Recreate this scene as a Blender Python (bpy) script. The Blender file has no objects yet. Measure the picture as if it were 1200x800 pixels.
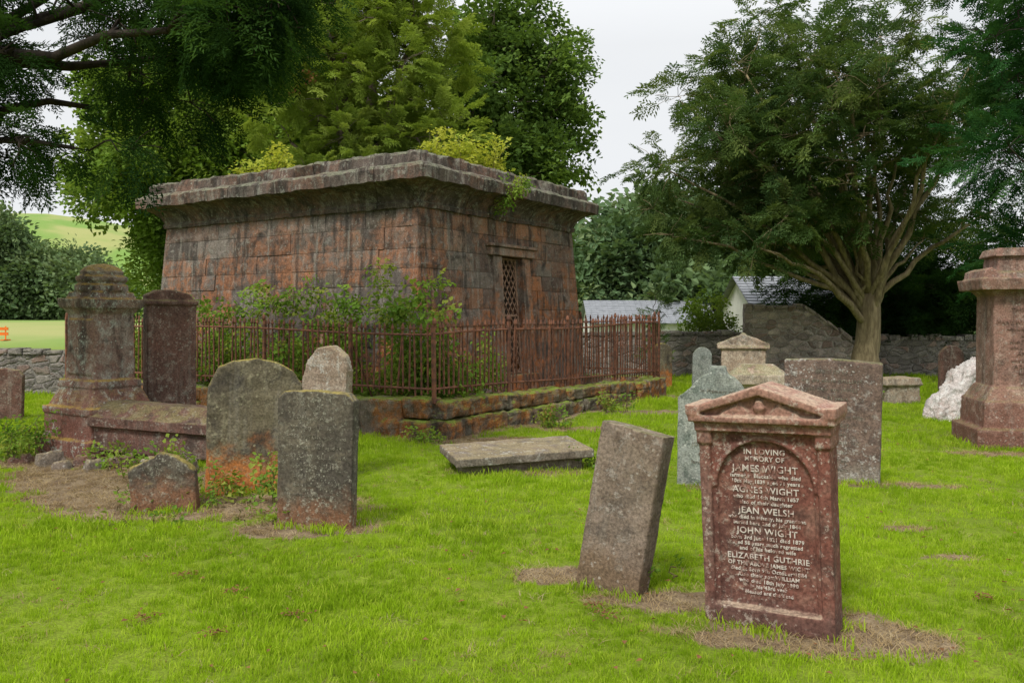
import bpy, bmesh, math, random
import numpy as np
from mathutils import Vector, Matrix, noise
R=random.Random(7)
scene=bpy.context.scene
COL=scene.collection
# ------------------------------------------------------------ materials
class NB:
    def __init__(s,name):
        s.m=bpy.data.materials.new(name); s.m.use_nodes=True
        s.t=s.m.node_tree; s.t.nodes.clear()
        s.out=s.t.nodes.new('ShaderNodeOutputMaterial')
    def n(s,typ,**k):
        nd=s.t.nodes.new(typ)
        for a,b in k.items(): setattr(nd,a,b)
        return nd
    def l(s,a,b): s.t.links.new(a,b)
    def set(s,sock,v):
        if isinstance(v,bpy.types.NodeSocket): s.l(v,sock)
        else:
            if isinstance(v,(tuple,list)) and len(v)==3 and sock.type=='RGBA': v=(*v,1)
            sock.default_value=v
    def noise(s,vec,scale,detail=5,rough=.55,dist=0):
        nd=s.n('ShaderNodeTexNoise'); nd.inputs['Scale'].default_value=scale
        nd.inputs['Detail'].default_value=detail; nd.inputs['Roughness'].default_value=rough
        nd.inputs['Distortion'].default_value=dist
        s.l(vec,nd.inputs['Vector']); return nd.outputs['Fac']
    def ramp(s,f,a,b,lo=0.,hi=1.):
        nd=s.n('ShaderNodeMapRange'); nd.interpolation_type='SMOOTHSTEP'
        s.set(nd.inputs['Value'],f)
        nd.inputs['From Min'].default_value=a; nd.inputs['From Max'].default_value=b
        nd.inputs['To Min'].default_value=lo; nd.inputs['To Max'].default_value=hi
        return nd.outputs['Result']
    def mix(s,f,a,b,bt='MIX'):
        nd=s.n('ShaderNodeMix',data_type='RGBA',blend_type=bt)
        s.set(nd.inputs[0],f); s.set(nd.inputs[6],a); s.set(nd.inputs[7],b)
        return nd.outputs[2]
    def math(s,op,a,b=0.):
        nd=s.n('ShaderNodeMath',operation=op); s.set(nd.inputs[0],a); s.set(nd.inputs[1],b)
        return nd.outputs[0]
    def vmath(s,op,a,b):
        nd=s.n('ShaderNodeVectorMath',operation=op); s.set(nd.inputs[0],a); s.set(nd.inputs[1],b)
        return nd.outputs[0]
    def sep(s,v):
        nd=s.n('ShaderNodeSeparateXYZ'); s.l(v,nd.inputs[0]); return nd.outputs
    def bsdf(s,col,rough=.9,bump=None,bs=.5,bd=.01,spec=.2,metal=0):
        p=s.n('ShaderNodeBsdfPrincipled'); s.set(p.inputs['Base Color'],col)
        s.set(p.inputs['Roughness'],rough); p.inputs['Specular IOR Level'].default_value=spec
        p.inputs['Metallic'].default_value=metal
        if bump is not None:
            b=s.n('ShaderNodeBump'); b.inputs['Strength'].default_value=bs; b.inputs['Distance'].default_value=bd
            s.l(bump,b.inputs['Height']); s.l(b.outputs[0],p.inputs['Normal'])
        s.l(p.outputs[0],s.out.inputs[0]); return s.m

def stone(name,c1,c2,c3,lichen=(.5,.5,.45),lich=.4,moss=(.10,.12,.03),mossa=.5,
          base=None,baseh=.3,dark=.5,bump=.6,attr=0,streak=0.,rust=None,bd=.012,lscale=13,obj=True,lth=.55,zl=None,rubb=None):
    b=NB(name)
    if obj:
        tc=b.n('ShaderNodeTexCoord').outputs['Object']
        oi=b.n('ShaderNodeObjectInfo').outputs['Random']
        off=b.math('MULTIPLY',oi,37.)
        vec=b.vmath('ADD',tc,off)
    else:
        tc=b.n('ShaderNodeNewGeometry').outputs['Position']; vec=tc
    n1=b.noise(vec,2.3,6); n2=b.noise(vec,7.,8,.65); n3=b.noise(vec,55.,5,.7); n4=b.noise(vec,3.7,4,.6,.6)
    col=b.mix(b.ramp(n1,.35,.65),c1,c2)
    col=b.mix(b.ramp(n2,.48,.66),col,c3)
    hex_=None
    if rubb:
        rv=b.vmath('ADD',b.vmath('MULTIPLY',vec,(3.6,3.6,6.8)),b.vmath('MULTIPLY',b.vmath('ADD',(0,0,0),b.math('MULTIPLY',n2,1.)),(.9,.9,.9)))
        v1=b.n('ShaderNodeTexVoronoi'); v1.inputs['Scale'].default_value=1; v1.inputs['Randomness'].default_value=.85; b.l(rv,v1.inputs['Vector'])
        v2=b.n('ShaderNodeTexVoronoi',feature='DISTANCE_TO_EDGE'); v2.inputs['Scale'].default_value=1; v2.inputs['Randomness'].default_value=.85; b.l(rv,v2.inputs['Vector'])
        sc=b.sep(v1.outputs['Color'])
        col=b.mix(1.,col,b.mix(sc[0],(.62,.6,.58),(1.35,1.32,1.28)),'MULTIPLY'); col=b.mix(b.ramp(sc[1],.7,.9,0,.6),col,(.30,.19,.15))
        mort=b.ramp(v2.outputs['Distance'],.02,.09,1,0); col=b.mix(b.math('MULTIPLY',mort,.75),col,rubb); hex_=b.ramp(v2.outputs['Distance'],0,.16)
    if attr:
        at=b.n('ShaderNodeAttribute',attribute_name='Col')
        col=b.mix(attr,col,at.outputs['Color'])
        col=b.mix(b.ramp(n2,.48,.66,0,.5),col,c3)
    geo=b.n('ShaderNodeNewGeometry'); z=b.sep(tc)[2]
    if rust:
        rm=b.math('MULTIPLY',b.ramp(b.noise(vec,.9,6,.65),.44,.54),b.ramp(b.noise(vec,7,6,.65),.36,.56,.1,1))
        zz=b.ramp(z,.6,3.3,1.,.35)
        col=b.mix(b.math('MULTIPLY',rm,zz),col,rust)
    col=b.mix(b.ramp(n4,.5,.72,0.,dark),col,(.035,.03,.026))
    if streak:
        sv=b.vmath('MULTIPLY',vec,(2.6,2.6,.3)); ns=b.noise(sv,1.6,8,.7)
        sv2=b.vmath('MULTIPLY',vec,(7,7,.5)); ns2=b.noise(sv2,1.3,6,.65)
        col=b.mix(b.ramp(ns,.48,.62,0,streak),col,(.045,.038,.033))
        col=b.mix(b.ramp(ns2,.53,.67,0,streak*.6),col,(.28,.26,.22))
    if base:
        zz=b.math('ADD',z,b.math('MULTIPLY',b.math('SUBTRACT',n2,.5),baseh*1.8))
        col=b.mix(b.ramp(zz,baseh*.2,baseh*1.05,.8,0.),col,base)
    lm=b.math('MULTIPLY',b.ramp(b.noise(vec,lscale,10,.78),lth-.01,lth+.03),b.ramp(b.noise(vec,2.9,3),.38,.56))
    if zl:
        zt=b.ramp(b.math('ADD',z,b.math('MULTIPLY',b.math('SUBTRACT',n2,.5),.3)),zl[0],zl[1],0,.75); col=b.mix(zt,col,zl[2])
    col=b.mix(b.math('MULTIPLY',lm,lich),col,lichen)
    vo=b.n('ShaderNodeTexVoronoi'); vo.inputs['Scale'].default_value=lscale*1.7
    b.l(b.vmath('ADD',vec,b.math('MULTIPLY',n3,.03)),vo.inputs['Vector'])
    sp=b.math('MULTIPLY',b.ramp(vo.outputs['Distance'],.18,.26,1.,0.),b.ramp(b.noise(vec,4.4,3),.48,.58))
    col=b.mix(b.math('MULTIPLY',sp,min(1,lich*1.2)),col,lichen)
    nz=b.sep(geo.outputs['Normal'])[2]
    mm=b.math('MULTIPLY',b.ramp(nz,.2,.75),b.ramp(n2,.36,.55))
    col=b.mix(b.math('MULTIPLY',mm,mossa),col,moss)
    col=b.mix(1.,col,b.mix(b.ramp(n3,.3,.7),(.58,.58,.58),(1.36,1.36,1.36)),'MULTIPLY')
    h=b.math('ADD',b.math('MULTIPLY',n3,.5),b.math('ADD',b.math('MULTIPLY',n2,.9),b.math('MULTIPLY',lm,.12)))
    if hex_ is not None: h=b.math('ADD',h,b.math('MULTIPLY',hex_,1.5))
    return b.bsdf(col,.92,h,bump,bd,.15)

def leafmat(name,ca,cb,cc,tr=.35,nscale=.7,gain=1.):
    ca,cb,cc=[tuple(min(.9,q*gain) for q in c) for c in (ca,cb,cc)]
    b=NB(name)
    g=b.n('ShaderNodeNewGeometry').outputs['Position']
    oi=b.n('ShaderNodeObjectInfo').outputs['Random']
    col=b.mix(b.ramp(b.noise(g,nscale,3),.38,.62),ca,cb)
    col=b.mix(b.ramp(oi,.5,1.,0,.8),col,cc)
    p=b.n('ShaderNodeBsdfDiffuse'); b.l(col,p.inputs[0])
    t=b.n('ShaderNodeBsdfTranslucent'); b.l(b.mix(1.,col,(1.4,1.35,.7),'MULTIPLY'),t.inputs[0])
    m=b.n('ShaderNodeMixShader'); m.inputs[0].default_value=tr
    b.l(p.outputs[0],m.inputs[1]); b.l(t.outputs[0],m.inputs[2]); b.l(m.outputs[0],b.out.inputs[0])
    return b.m
def simple(name,c1,c2,scale=8,rough=.8,metal=0,bs=.4,bd=.01,stretch=(1,1,1),spec=.2):
    b=NB(name); tc=b.n('ShaderNodeTexCoord').outputs['Object']; v=b.vmath('MULTIPLY',tc,stretch)
    n=b.noise(v,scale,6,.65); col=b.mix(b.ramp(n,.35,.65),c1,c2)
    return b.bsdf(col,rough,n,bs,bd,spec,metal)

M={}
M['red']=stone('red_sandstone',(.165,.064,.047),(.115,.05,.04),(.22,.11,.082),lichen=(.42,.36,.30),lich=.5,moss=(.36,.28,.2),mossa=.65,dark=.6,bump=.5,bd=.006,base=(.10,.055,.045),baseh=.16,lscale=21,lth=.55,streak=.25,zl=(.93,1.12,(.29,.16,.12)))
M['buff']=stone('weathered_buff_stone',(.17,.13,.095),(.21,.16,.125),(.125,.09,.065),lichen=(.31,.28,.24),lich=.5,mossa=.4,dark=.5,bump=.9,bd=.01,base=(.13,.085,.05),baseh=.25,streak=.3)
M['grey']=stone('grey_lichen_stone',(.20,.22,.20),(.27,.28,.25),(.12,.14,.12),lichen=(.42,.43,.38),lich=.6,mossa=.4,dark=.3)
M['brown']=stone('brown_stone',(.125,.085,.068),(.16,.11,.088),(.09,.065,.055),lichen=(.38,.36,.33),lich=.7,mossa=.5,dark=.35,lscale=16,lth=.54,base=(.25,.22,.18),baseh=.25)
M['olive']=stone('mossy_headstone',(.125,.105,.065),(.085,.072,.048),(.155,.135,.09),lichen=(.27,.25,.16),lich=.5,moss=(.27,.22,.045),mossa=.9,dark=.8,base=(.42,.14,.03),baseh=.5,streak=.3,lth=.55)
M['dgrey']=stone('dark_headstone',(.092,.078,.058),(.064,.055,.044),(.13,.11,.08),lichen=(.30,.29,.23),lich=.55,moss=(.24,.19,.045),mossa=.8,dark=.5,base=(.18,.085,.045),baseh=.32,lscale=22,lth=.55,streak=.3)
M['dred']=stone('dark_red_stone',(.15,.078,.060),(.105,.06,.048),(.19,.125,.10),lichen=(.32,.30,.25),lich=.5,moss=(.17,.15,.06),mossa=.6,dark=.6,streak=.4)
M['ped']=stone('monument_stone',(.235,.18,.145),(.19,.12,.092),(.31,.28,.235),lichen=(.38,.42,.36),lich=.6,moss=(.30,.2,.045),mossa=.85,dark=.8,streak=.7,base=(.17,.068,.05),baseh=1.2,lth=.54)
M['pink']=stone('pink_sandstone',(.24,.135,.105),(.19,.11,.083),(.29,.19,.15),lichen=(.36,.32,.27),lich=.4,mossa=.35,dark=.55,streak=.5,base=(.15,.07,.05),baseh=.8)
M['pale']=stone('pale_stone',(.38,.31,.24),(.28,.20,.14),(.46,.38,.29),lichen=(.5,.5,.45),lich=.4,mossa=.5,dark=.6,streak=.3)
M['tan']=stone('tan_worn_stone',(.28,.22,.165),(.21,.15,.105),(.34,.29,.23),lichen=(.42,.41,.36),lich=.6,moss=(.26,.22,.1),mossa=.5,dark=.6)
M['white']=stone('white_crusted_rock',(.46,.42,.40),(.38,.31,.28),(.56,.54,.52),lichen=(.66,.66,.64),lich=.5,mossa=.1,dark=.45,bump=1.)
M['slab']=stone('ledger_stone',(.17,.135,.105),(.13,.11,.085),(.22,.19,.155),lichen=(.36,.35,.31),lich=.65,moss=(.24,.19,.08),mossa=.45,dark=.55,lscale=9)
M['maus']=stone('mausoleum_sandstone',(.15,.112,.09),(.115,.088,.073),(.20,.165,.138),lichen=(.30,.29,.25),lich=.4,moss=(.10,.11,.04),mossa=.5,dark=.8,attr=.75,streak=.8,rust=(.38,.13,.04),bd=.03,bump=1.,lscale=8,obj=False)
M['corn']=stone('cornice_sandstone',(.118,.092,.077),(.082,.066,.056),(.165,.14,.118),lichen=(.30,.30,.25),lich=.5,moss=(.16,.17,.11),mossa=.7,dark=.85,streak=.85,rust=(.22,.09,.05),bd=.03,bump=1.,lscale=6,obj=False)
M['plinth']=stone('plinth_stone',(.14,.11,.08),(.10,.085,.06),(.18,.15,.11),lichen=(.3,.3,.25),lich=.4,moss=(.15,.20,.03),mossa=1.,dark=.7,attr=.5,bd=.03,bump=.9,obj=False,streak=.4,rust=(.30,.12,.035))
M['wall']=stone('rubble_wall_stone',(.22,.20,.185),(.18,.165,.15),(.28,.255,.23),lichen=(.38,.37,.34),lich=.4,mossa=.5,dark=.3,bd=.03,bump=.9,obj=False,rubb=(.25,.23,.21))
M['wall2']=stone('pink_rubble_wall_stone',(.45,.37,.33),(.37,.31,.28),(.5,.43,.38),lichen=(.5,.48,.44),lich=.35,mossa=.5,dark=.2,bd=.03,bump=.8,obj=False,rubb=(.5,.45,.40))
M['rust']=simple('rusted_iron',(.21,.088,.05),(.09,.046,.033),14,.85,0,.6,.004)
M['dark']=simple('painted_dark_interior',(.012,.011,.01),(.018,.016,.014),3,.95)  # near-black colour paints in the doorway's shade; house windows share it
M['bark']=simple('bark',(.19,.15,.11),(.09,.07,.055),5,.9,0,1.,.04,(3,3,.5))
M['ybark']=simple('yew_bark',(.30,.24,.14),(.15,.115,.065),5,.9,0,1.,.04,(3,3,.5))
M['dbark']=simple('dark_bark',(.06,.046,.036),(.03,.024,.019),5,.9,0,1.,.03,(3,3,.5))
M['stem']=simple('plant_stem',(.16,.15,.05),(.11,.07,.04),9,.8)
M['grass']=leafmat('grass_blades',(.175,.285,.012),(.255,.385,.018),(.35,.44,.05),.35,.9)
M['dry']=leafmat('dry_grass',(.31,.23,.12),(.22,.155,.08),(.38,.31,.19),.2,2)
M['syc']=leafmat('sycamore_leaves',(.065,.115,.027),(.095,.16,.034),(.14,.22,.05),.35,.5,1.1)
M['syc2']=leafmat('lime_leaves',(.095,.16,.028),(.14,.22,.036),(.20,.27,.055),.35,.4,1.1)
M['cyp']=leafmat('cypress_leaves',(.14,.20,.035),(.20,.27,.045),(.26,.32,.07),.35,.6,1.15)
M['brn']=leafmat('dead_leaves',(.24,.12,.06),(.17,.09,.045),(.30,.17,.09),.3,.6)
M['yew']=leafmat('yew_leaves',(.048,.088,.030),(.076,.125,.034),(.135,.175,.05),.3,.7,1.1)
M['dyew']=leafmat('dark_yew_leaves',(.016,.040,.012),(.030,.068,.017),(.055,.11,.023),.3,1.0)
M['blue']=leafmat('conifer_leaves',(.022,.075,.024),(.038,.11,.032),(.07,.155,.045),.3,1.0)
M['bush']=leafmat('bramble_leaves',(.11,.20,.03),(.17,.27,.04),(.27,.29,.06),.35,2)
M['yel']=leafmat('yellow_leaves',(.34,.37,.05),(.40,.42,.08),(.2,.28,.04),.4,2)
M['far']=leafmat('distant_leaves',(.085,.14,.065),(.125,.18,.08),(.165,.215,.10),.2,.08)
M['slate']=simple('slate_roof',(.24,.25,.27),(.17,.18,.195),3,.6,0,.5,.02,(1,1,6))
M['render']=simple('painted_render',(.62,.61,.57),(.5,.49,.46),2,.9)
M['orange']=simple('orange_plastic',(.75,.17,.02),(.6,.13,.02),3,.5)
def letmat(name,bgc,fg,a,b2):
    b=NB(name); g=b.n('ShaderNodeNewGeometry').outputs['Position']
    c=b.mix(b.ramp(b.noise(g,22,6,.75),a,b2),bgc,fg); return b.bsdf(c,.9)
M['let']=letmat('worn_white_lettering',(.22,.11,.085),(.52,.46,.41),.40,.54)
M['let2']=letmat('incised_lettering',(.10,.088,.068),(.27,.25,.20),.46,.62)
M['let3']=letmat('dark_lettering',(.22,.12,.09),(.08,.05,.04),.4,.6)

# ------------------------------------------------------------ mesh builder
class MB:
    def __init__(s): s.v=[];s.f=[];s.c=[]
    def poly(s,idx,c=None): s.f.append(tuple(idx)); s.c.append(c or (1,1,1))
    def extr(s,out,y0,y1,c=None):
        n=len(out);b=len(s.v)
        s.v+= [(x,y0,z) for x,z in out]+[(x,y1,z) for x,z in out]
        s.poly(range(b,b+n),c); s.poly([b+n+n-1-i for i in range(n)],c)
        for i in range(n):
            j=(i+1)%n; s.poly((b+j,b+i,b+n+i,b+n+j),c)
    def box(s,x0,x1,y0,y1,z0,z1,c=None):
        s.hexa([(x0,y0,z0),(x1,y0,z0),(x1,y1,z0),(x0,y1,z0),(x0,y0,z1),(x1,y0,z1),(x1,y1,z1),(x0,y1,z1)],c)
    def frus(s,z0,z1,w0,d0,w1,d1,cx=0,cy=0):
        w0/=2;d0/=2;w1/=2;d1/=2
        s.hexa([(cx-w0,cy-d0,z0),(cx+w0,cy-d0,z0),(cx+w0,cy+d0,z0),(cx-w0,cy+d0,z0),(cx-w1,cy-d1,z1),(cx+w1,cy-d1,z1),(cx+w1,cy+d1,z1),(cx-w1,cy+d1,z1)])
    def hexa(s,p,c=None):
        b=len(s.v); s.v+=[tuple(q) for q in p]
        for q in ((3,2,1,0),(4,5,6,7),(0,1,5,4),(1,2,6,5),(2,3,7,6),(3,0,4,7)): s.poly([b+i for i in q],c)
    def tube(s,pts,rad,n=7,c=None):
        b=len(s.v); P=[Vector(p) for p in pts]; k=len(P)
        for i,p in enumerate(P):
            t=(P[min(i+1,k-1)]-P[max(i-1,0)]).normalized()
            a=t.cross(Vector((1,.1,.05))); a.normalize(); bb=t.cross(a)
            for j in range(n):
                an=2*math.pi*j/n; q=p+(a*math.cos(an)+bb*math.sin(an))*rad[i]; s.v.append(tuple(q))
        for i in range(k-1):
            for j in range(n):
                s.poly((b+i*n+j,b+i*n+(j+1)%n,b+(i+1)*n+(j+1)%n,b+(i+1)*n+j),c)
        s.poly([b+j for j in range(n)][::-1],c); s.poly([b+(k-1)*n+j for j in range(n)],c)
    def lathe(s,prof,n=16,cx=0,cy=0):
        b=len(s.v)
        for r,z in prof:
            for j in range(n):
                a=2*math.pi*j/n; s.v.append((cx+r*math.cos(a),cy+r*math.sin(a),z))
        for i in range(len(prof)-1):
            for j in range(n): s.poly((b+i*n+j,b+i*n+(j+1)%n,b+(i+1)*n+(j+1)%n,b+(i+1)*n+j))
        s.poly([b+j for j in range(n)][::-1]); s.poly([b+(len(prof)-1)*n+j for j in range(n)])
    def obj(s,name,mat,parent=None,smooth=False,loc=None,rot=None,link=True,fix=False):
        me=bpy.data.meshes.new(name); me.from_pydata(s.v,[],s.f)
        at=me.attributes.new('Col','FLOAT_COLOR','FACE')
        at.data.foreach_set('color',np.array([(*c,1) for c in s.c],dtype=np.float32).ravel())
        me.materials.append(mat)
        if fix:
            bm=bmesh.new(); bm.from_mesh(me); bmesh.ops.recalc_face_normals(bm,faces=bm.faces); bm.to_mesh(me); bm.free()
        if smooth: me.polygons.foreach_set('use_smooth',[True]*len(me.polygons))
        o=bpy.data.objects.new(name,me)
        if link: COL.objects.link(o)
        if loc is not None: o.location=loc
        if rot is not None: o.rotation_euler=rot
        if parent: o.parent=parent
        return o
def empty(name,loc=(0,0,0)):
    e=bpy.data.objects.new(name,None); COL.objects.link(e); e.location=loc; e.empty_display_size=.2; return e
clouds=bpy.data.textures.new('stone_wear','CLOUDS'); clouds.noise_scale=.16; clouds.noise_depth=4
clouds2=bpy.data.textures.new('stone_wear_fine','CLOUDS'); clouds2.noise_scale=.05; clouds2.noise_depth=3
def wear(o,vox=.013,d=.012,d2=.005):
    m=o.modifiers.new('remesh','REMESH'); m.mode='VOXEL'; m.voxel_size=vox; m.use_smooth_shade=True
    for t,s_ in ((clouds,d),(clouds2,d2)):
        m=o.modifiers.new('wear','DISPLACE'); m.texture=t; m.strength=s_; m.mid_level=.5; m.texture_coords='LOCAL'
D=math.radians
def stoneobj(name,mb,mat,loc,yaw=0,leanx=0,leany=0,vox=.013,d=.012,d2=.005):
    o=mb.obj(name,mat,loc=loc,rot=(D(leanx),D(leany),D(yaw)),fix=True); wear(o,vox,d,d2); return o
def text(parent,s,size,x,y,z,mat,i,ext=.0025,off=0):
    cu=bpy.data.curves.new('inscription_line_%d'%i,'FONT'); cu.body=s; cu.size=size; cu.align_x='CENTER'; cu.extrude=ext
    cu.materials.append(mat); cu.resolution_u=3; cu.space_character=1.1; cu.offset=off
    o=bpy.data.objects.new('inscription_line_%d'%i,cu); COL.objects.link(o); o.parent=parent
    o.location=(x,y,z); o.rotation_euler=(D(90),0,0); return o
def arcpts(cx,cz,r,a0,a1,n=10): return [(cx+r*math.cos(D(a0+(a1-a0)*i/n)),cz+r*math.sin(D(a0+(a1-a0)*i/n))) for i in range(n+1)]

# ------------------------------------------------------------ ground
def sm(x,a,b):
    t=np.clip((x-a)/(b-a),0,1); return t*t*(3-2*t)
def H(x,y):
    x=np.asarray(x,float);y=np.asarray(y,float)
    h=.03*np.sin(x*.9+1)*np.cos(y*.7)+.02*np.sin(x*2.1+y*1.7)
    h=h-2.2*sm(y,24,38)*sm(x,-3,4)
    h=h+44*np.exp(-(((x+215)/130)**2+((y-370)/120)**2))+30*np.exp(-(((x-120)/220)**2+((y-520)/120)**2))
    h=h+1.2*sm(y,25,70)*sm(-x,2,12)
    return h
patches=[(.38,5.35,.42,.25),(.9,4.9,.45,.25),(1.45,4.4,.66,.36),(1.85,4.3,.38,.27),(-3.9,8.4,1.5,.75),(-2.6,7.2,1.4,.6),(-1.5,6.35,.6,.3),
 (-3.6,7.6,.9,.45),(.1,8.6,.75,.32),(3.5,8.15,.75,.24),(2.0,8.0,.4,.18),(5.8,9.9,.9,.25),(2.9,5.6,.25,.12),(3.0,6.5,.18,.1),(-5,9.3,1.2,.5),(1.1,12.2,.9,.4),(2.2,14.2,.9,.5),(-.4,10.9,.9,.4),(3.2,17,1.,.6)]
r_=Vector((.545,.839,0)).normalized(); l_=Vector((-r_.y,r_.x,0))
F0=Vector((-1.02,11.2,0)); FR=7.35; FL=8.7
def inenc(x,y,mg=0):
    dx=x-F0.x;dy=y-F0.y; a=dx*r_.x+dy*r_.y; c=dx*l_.x+dy*l_.y
    return (a>-mg)&(a<FR+mg)&(c>-mg)&(c<FL+mg)
def dirt(x,y):
    x=np.asarray(x,float);y=np.asarray(y,float)
    w=.35*np.sin(x*5.1+y*3.3)+.25*np.sin(x*11-y*9.)+.2*np.sin(y*17+x*7)
    d=np.zeros_like(x)
    for px,py,rx,ry in patches:
        q=np.sqrt(((x-px)/rx)**2+((y-py)/ry)**2)+w*.28
        d=np.maximum(d,1-sm(q,.5,1.25))
    a=(x-F0.x)*r_.x+(y-F0.y)*r_.y; c=(x-F0.x)*l_.x+(y-F0.y)*l_.y
    e=np.maximum(np.maximum(-a,a-FR),np.maximum(-c,c-FL))
    d=np.maximum(d,1-sm(e+w*.2,.1,.6))
    return d
def axis(lo,a,b,hi,st):
    f=list(np.arange(a,b,st)); s_=st;x=b
    while x<hi: f.append(x); s_*=1.13; x+=s_
    f.append(hi); s_=st;x=a-st;g=[]
    while x>lo: g.append(x); s_*=1.13; x-=s_
    g.append(lo); return np.array(g[::-1]+f)
xs=axis(-700,-8,8,700,.07); ys=axis(-60,2.5,13,900,.07)
X,Y=np.meshgrid(xs,ys); Z=H(X,Y); nx,ny=len(xs),len(ys)
Z=Z+.012*np.sin(X*23+Y*11)*np.sin(Y*19-X*7)*(dirt(X,Y)>.3)
V=np.stack([X.ravel(),Y.ravel(),Z.ravel()],1)
i0=(np.arange(ny-1)[:,None]*nx+np.arange(nx-1)[None]).ravel()
Fq=np.stack([i0,i0+1,i0+nx+1,i0+nx],1)
me=bpy.data.meshes.new('ground'); me.vertices.add(len(V)); me.vertices.foreach_set('co',V.ravel())
me.loops.add(Fq.size); me.loops.foreach_set('vertex_index',Fq.ravel().astype(np.int32))
me.polygons.add(len(Fq)); me.polygons.foreach_set('loop_start',np.arange(0,Fq.size,4,dtype=np.int32))
me.update(calc_edges=True)
at=me.attributes.new('dirt','FLOAT','POINT'); at.data.foreach_set('value',np.maximum(dirt(X,Y),inenc(X,Y)*.8).ravel().astype(np.float32))
me.polygons.foreach_set('use_smooth',[True]*len(me.polygons))
b=NB('lawn'); g=b.n('ShaderNodeNewGeometry').outputs['Position']
n1=b.noise(g,.8,4);n2=b.noise(g,60,4,.7);n3=b.noise(g,6,5); n5=b.noise(g,.03,4)
gr=b.mix(b.ramp(n1,.35,.65),(.14,.21,.013),(.20,.28,.02)); gr=b.mix(b.ramp(n2,.35,.7),b.mix(.6,gr,(.065,.07,.015)),gr)
fa=b.mix(b.ramp(n5,.4,.6),(.26,.27,.10),(.14,.23,.05))
gr=b.mix(b.ramp(b.sep(g)[1],25,45),gr,fa)
di=b.mix(b.ramp(n3,.35,.6),(.15,.105,.065),(.25,.19,.115)); di=b.mix(b.ramp(n2,.4,.65,0,.7),di,(.085,.06,.04))
at=b.n('ShaderNodeAttribute',attribute_name='dirt').outputs['Fac']
f=b.ramp(b.math('ADD',at,b.math('MULTIPLY',b.math('SUBTRACT',n3,.5),1.1)),.3,.6)
me.materials.append(b.bsdf(b.mix(f,gr,di),.95,b.math('ADD',n2,n3),.7,.02,.1))
go=bpy.data.objects.new('ground',me); COL.objects.link(go)

# ------------------------------------------------------------ scatter
def mkcoll(name,objs):
    c=bpy.data.collections.new(name)
    for o in objs: c.objects.link(o)
    return c
def scatter(name,pts,rots,scl,coll,parent=None):
    me=bpy.data.meshes.new(name); pts=np.asarray(pts,dtype=np.float32)
    me.vertices.add(len(pts)); me.vertices.foreach_set('co',pts.ravel())
    a=me.attributes.new('rot','FLOAT_VECTOR','POINT'); a.data.foreach_set('vector',np.asarray(rots,dtype=np.float32).ravel())
    a=me.attributes.new('scl','FLOAT','POINT'); a.data.foreach_set('value',np.asarray(scl,dtype=np.float32).ravel())
    o=bpy.data.objects.new(name,me); COL.objects.link(o)
    ng=bpy.data.node_groups.new(name,'GeometryNodeTree')
    ng.interface.new_socket('Geometry',in_out='INPUT',socket_type='NodeSocketGeometry')
    ng.interface.new_socket('Geometry',in_out='OUTPUT',socket_type='NodeSocketGeometry')
    N=ng.nodes.new; gi=N('NodeGroupInput');go_=N('NodeGroupOutput');ip=N('GeometryNodeInstanceOnPoints');ci=N('GeometryNodeCollectionInfo')
    ci.inputs['Collection'].default_value=coll; ci.inputs['Separate Children'].default_value=True; ci.inputs['Reset Children'].default_value=True
    nr=N('GeometryNodeInputNamedAttribute'); nr.data_type='FLOAT_VECTOR'; nr.inputs[0].default_value='rot'
    ns=N('GeometryNodeInputNamedAttribute'); ns.data_type='FLOAT'; ns.inputs[0].default_value='scl'
    er=N('FunctionNodeEulerToRotation')
    L=ng.links.new; L(gi.outputs[0],ip.inputs['Points']); L(ci.outputs[0],ip.inputs['Instance']); ip.inputs['Pick Instance'].default_value=True
    L(nr.outputs[0],er.inputs[0]); L(er.outputs[0],ip.inputs['Rotation']); L(ns.outputs[0],ip.inputs['Scale']); L(ip.outputs[0],go_.inputs[0])
    m=o.modifiers.new('scatter','NODES'); m.node_group=ng
    if parent: o.parent=parent
    return o
def grassproto(nm,mat,n,hmin,hmax,spread,w,flat=0):
    mb=MB()
    for i in range(n):
        a=R.uniform(0,6.28);rr=spread*math.sqrt(R.random());x,y=rr*math.cos(a),rr*math.sin(a)
        h=R.uniform(hmin,hmax);ln=R.uniform(.2,.8)*h+flat*h;la=R.uniform(0,6.28);wa=R.uniform(0,3.14)
        dx,dy=w*math.cos(wa),w*math.sin(wa);lx,ly=ln*math.cos(la),ln*math.sin(la)
        zt=h*(1-.8*flat)
        k=len(mb.v); mb.v+=[(x-dx,y-dy,-.005),(x+dx,y+dy,-.005),(x+dx*.7+lx*.35,y+dy*.7+ly*.35,zt*.6),(x-dx*.7+lx*.35,y-dy*.7+ly*.35,zt*.6),(x+lx,y+ly,zt)]
        mb.poly((k,k+1,k+2,k+3)); mb.poly((k+3,k+2,k+4))
    return mb.obj(nm,mat,link=False)
NR=np.random.RandomState(3)
def field(x0,x1,y0,y1,dens):
    n=int((x1-x0)*(y1-y0)*dens); return NR.uniform(x0,x1,n),NR.uniform(y0,y1,n)
gc=mkcoll('grass_tufts',[grassproto('tuft_%d'%i,M['grass'],22,.015,.045,.05,.0024) for i in range(5)])
gcd=mkcoll('dry_tufts',[grassproto('dry_%d'%i,M['dry'],16,.02,.06,.06,.0018,.75) for i in range(4)])
gx=[];gy=[];gs=[]
for (y0,y1,wd,dn,s_) in ((2.2,6,1.0,520,.9),(6,10,1.0,260,1.1),(10,16,1.0,105,1.6),(16,24,1.1,32,2.4)):
    x,y=field(-y1*.75*wd-1,y1*.75*wd+1,y0,y1,dn); gx.append(x);gy.append(y);gs.append(s_*NR.uniform(.6,1.3,len(x)))
gx=np.concatenate(gx);gy=np.concatenate(gy);gs=np.concatenate(gs)
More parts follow.
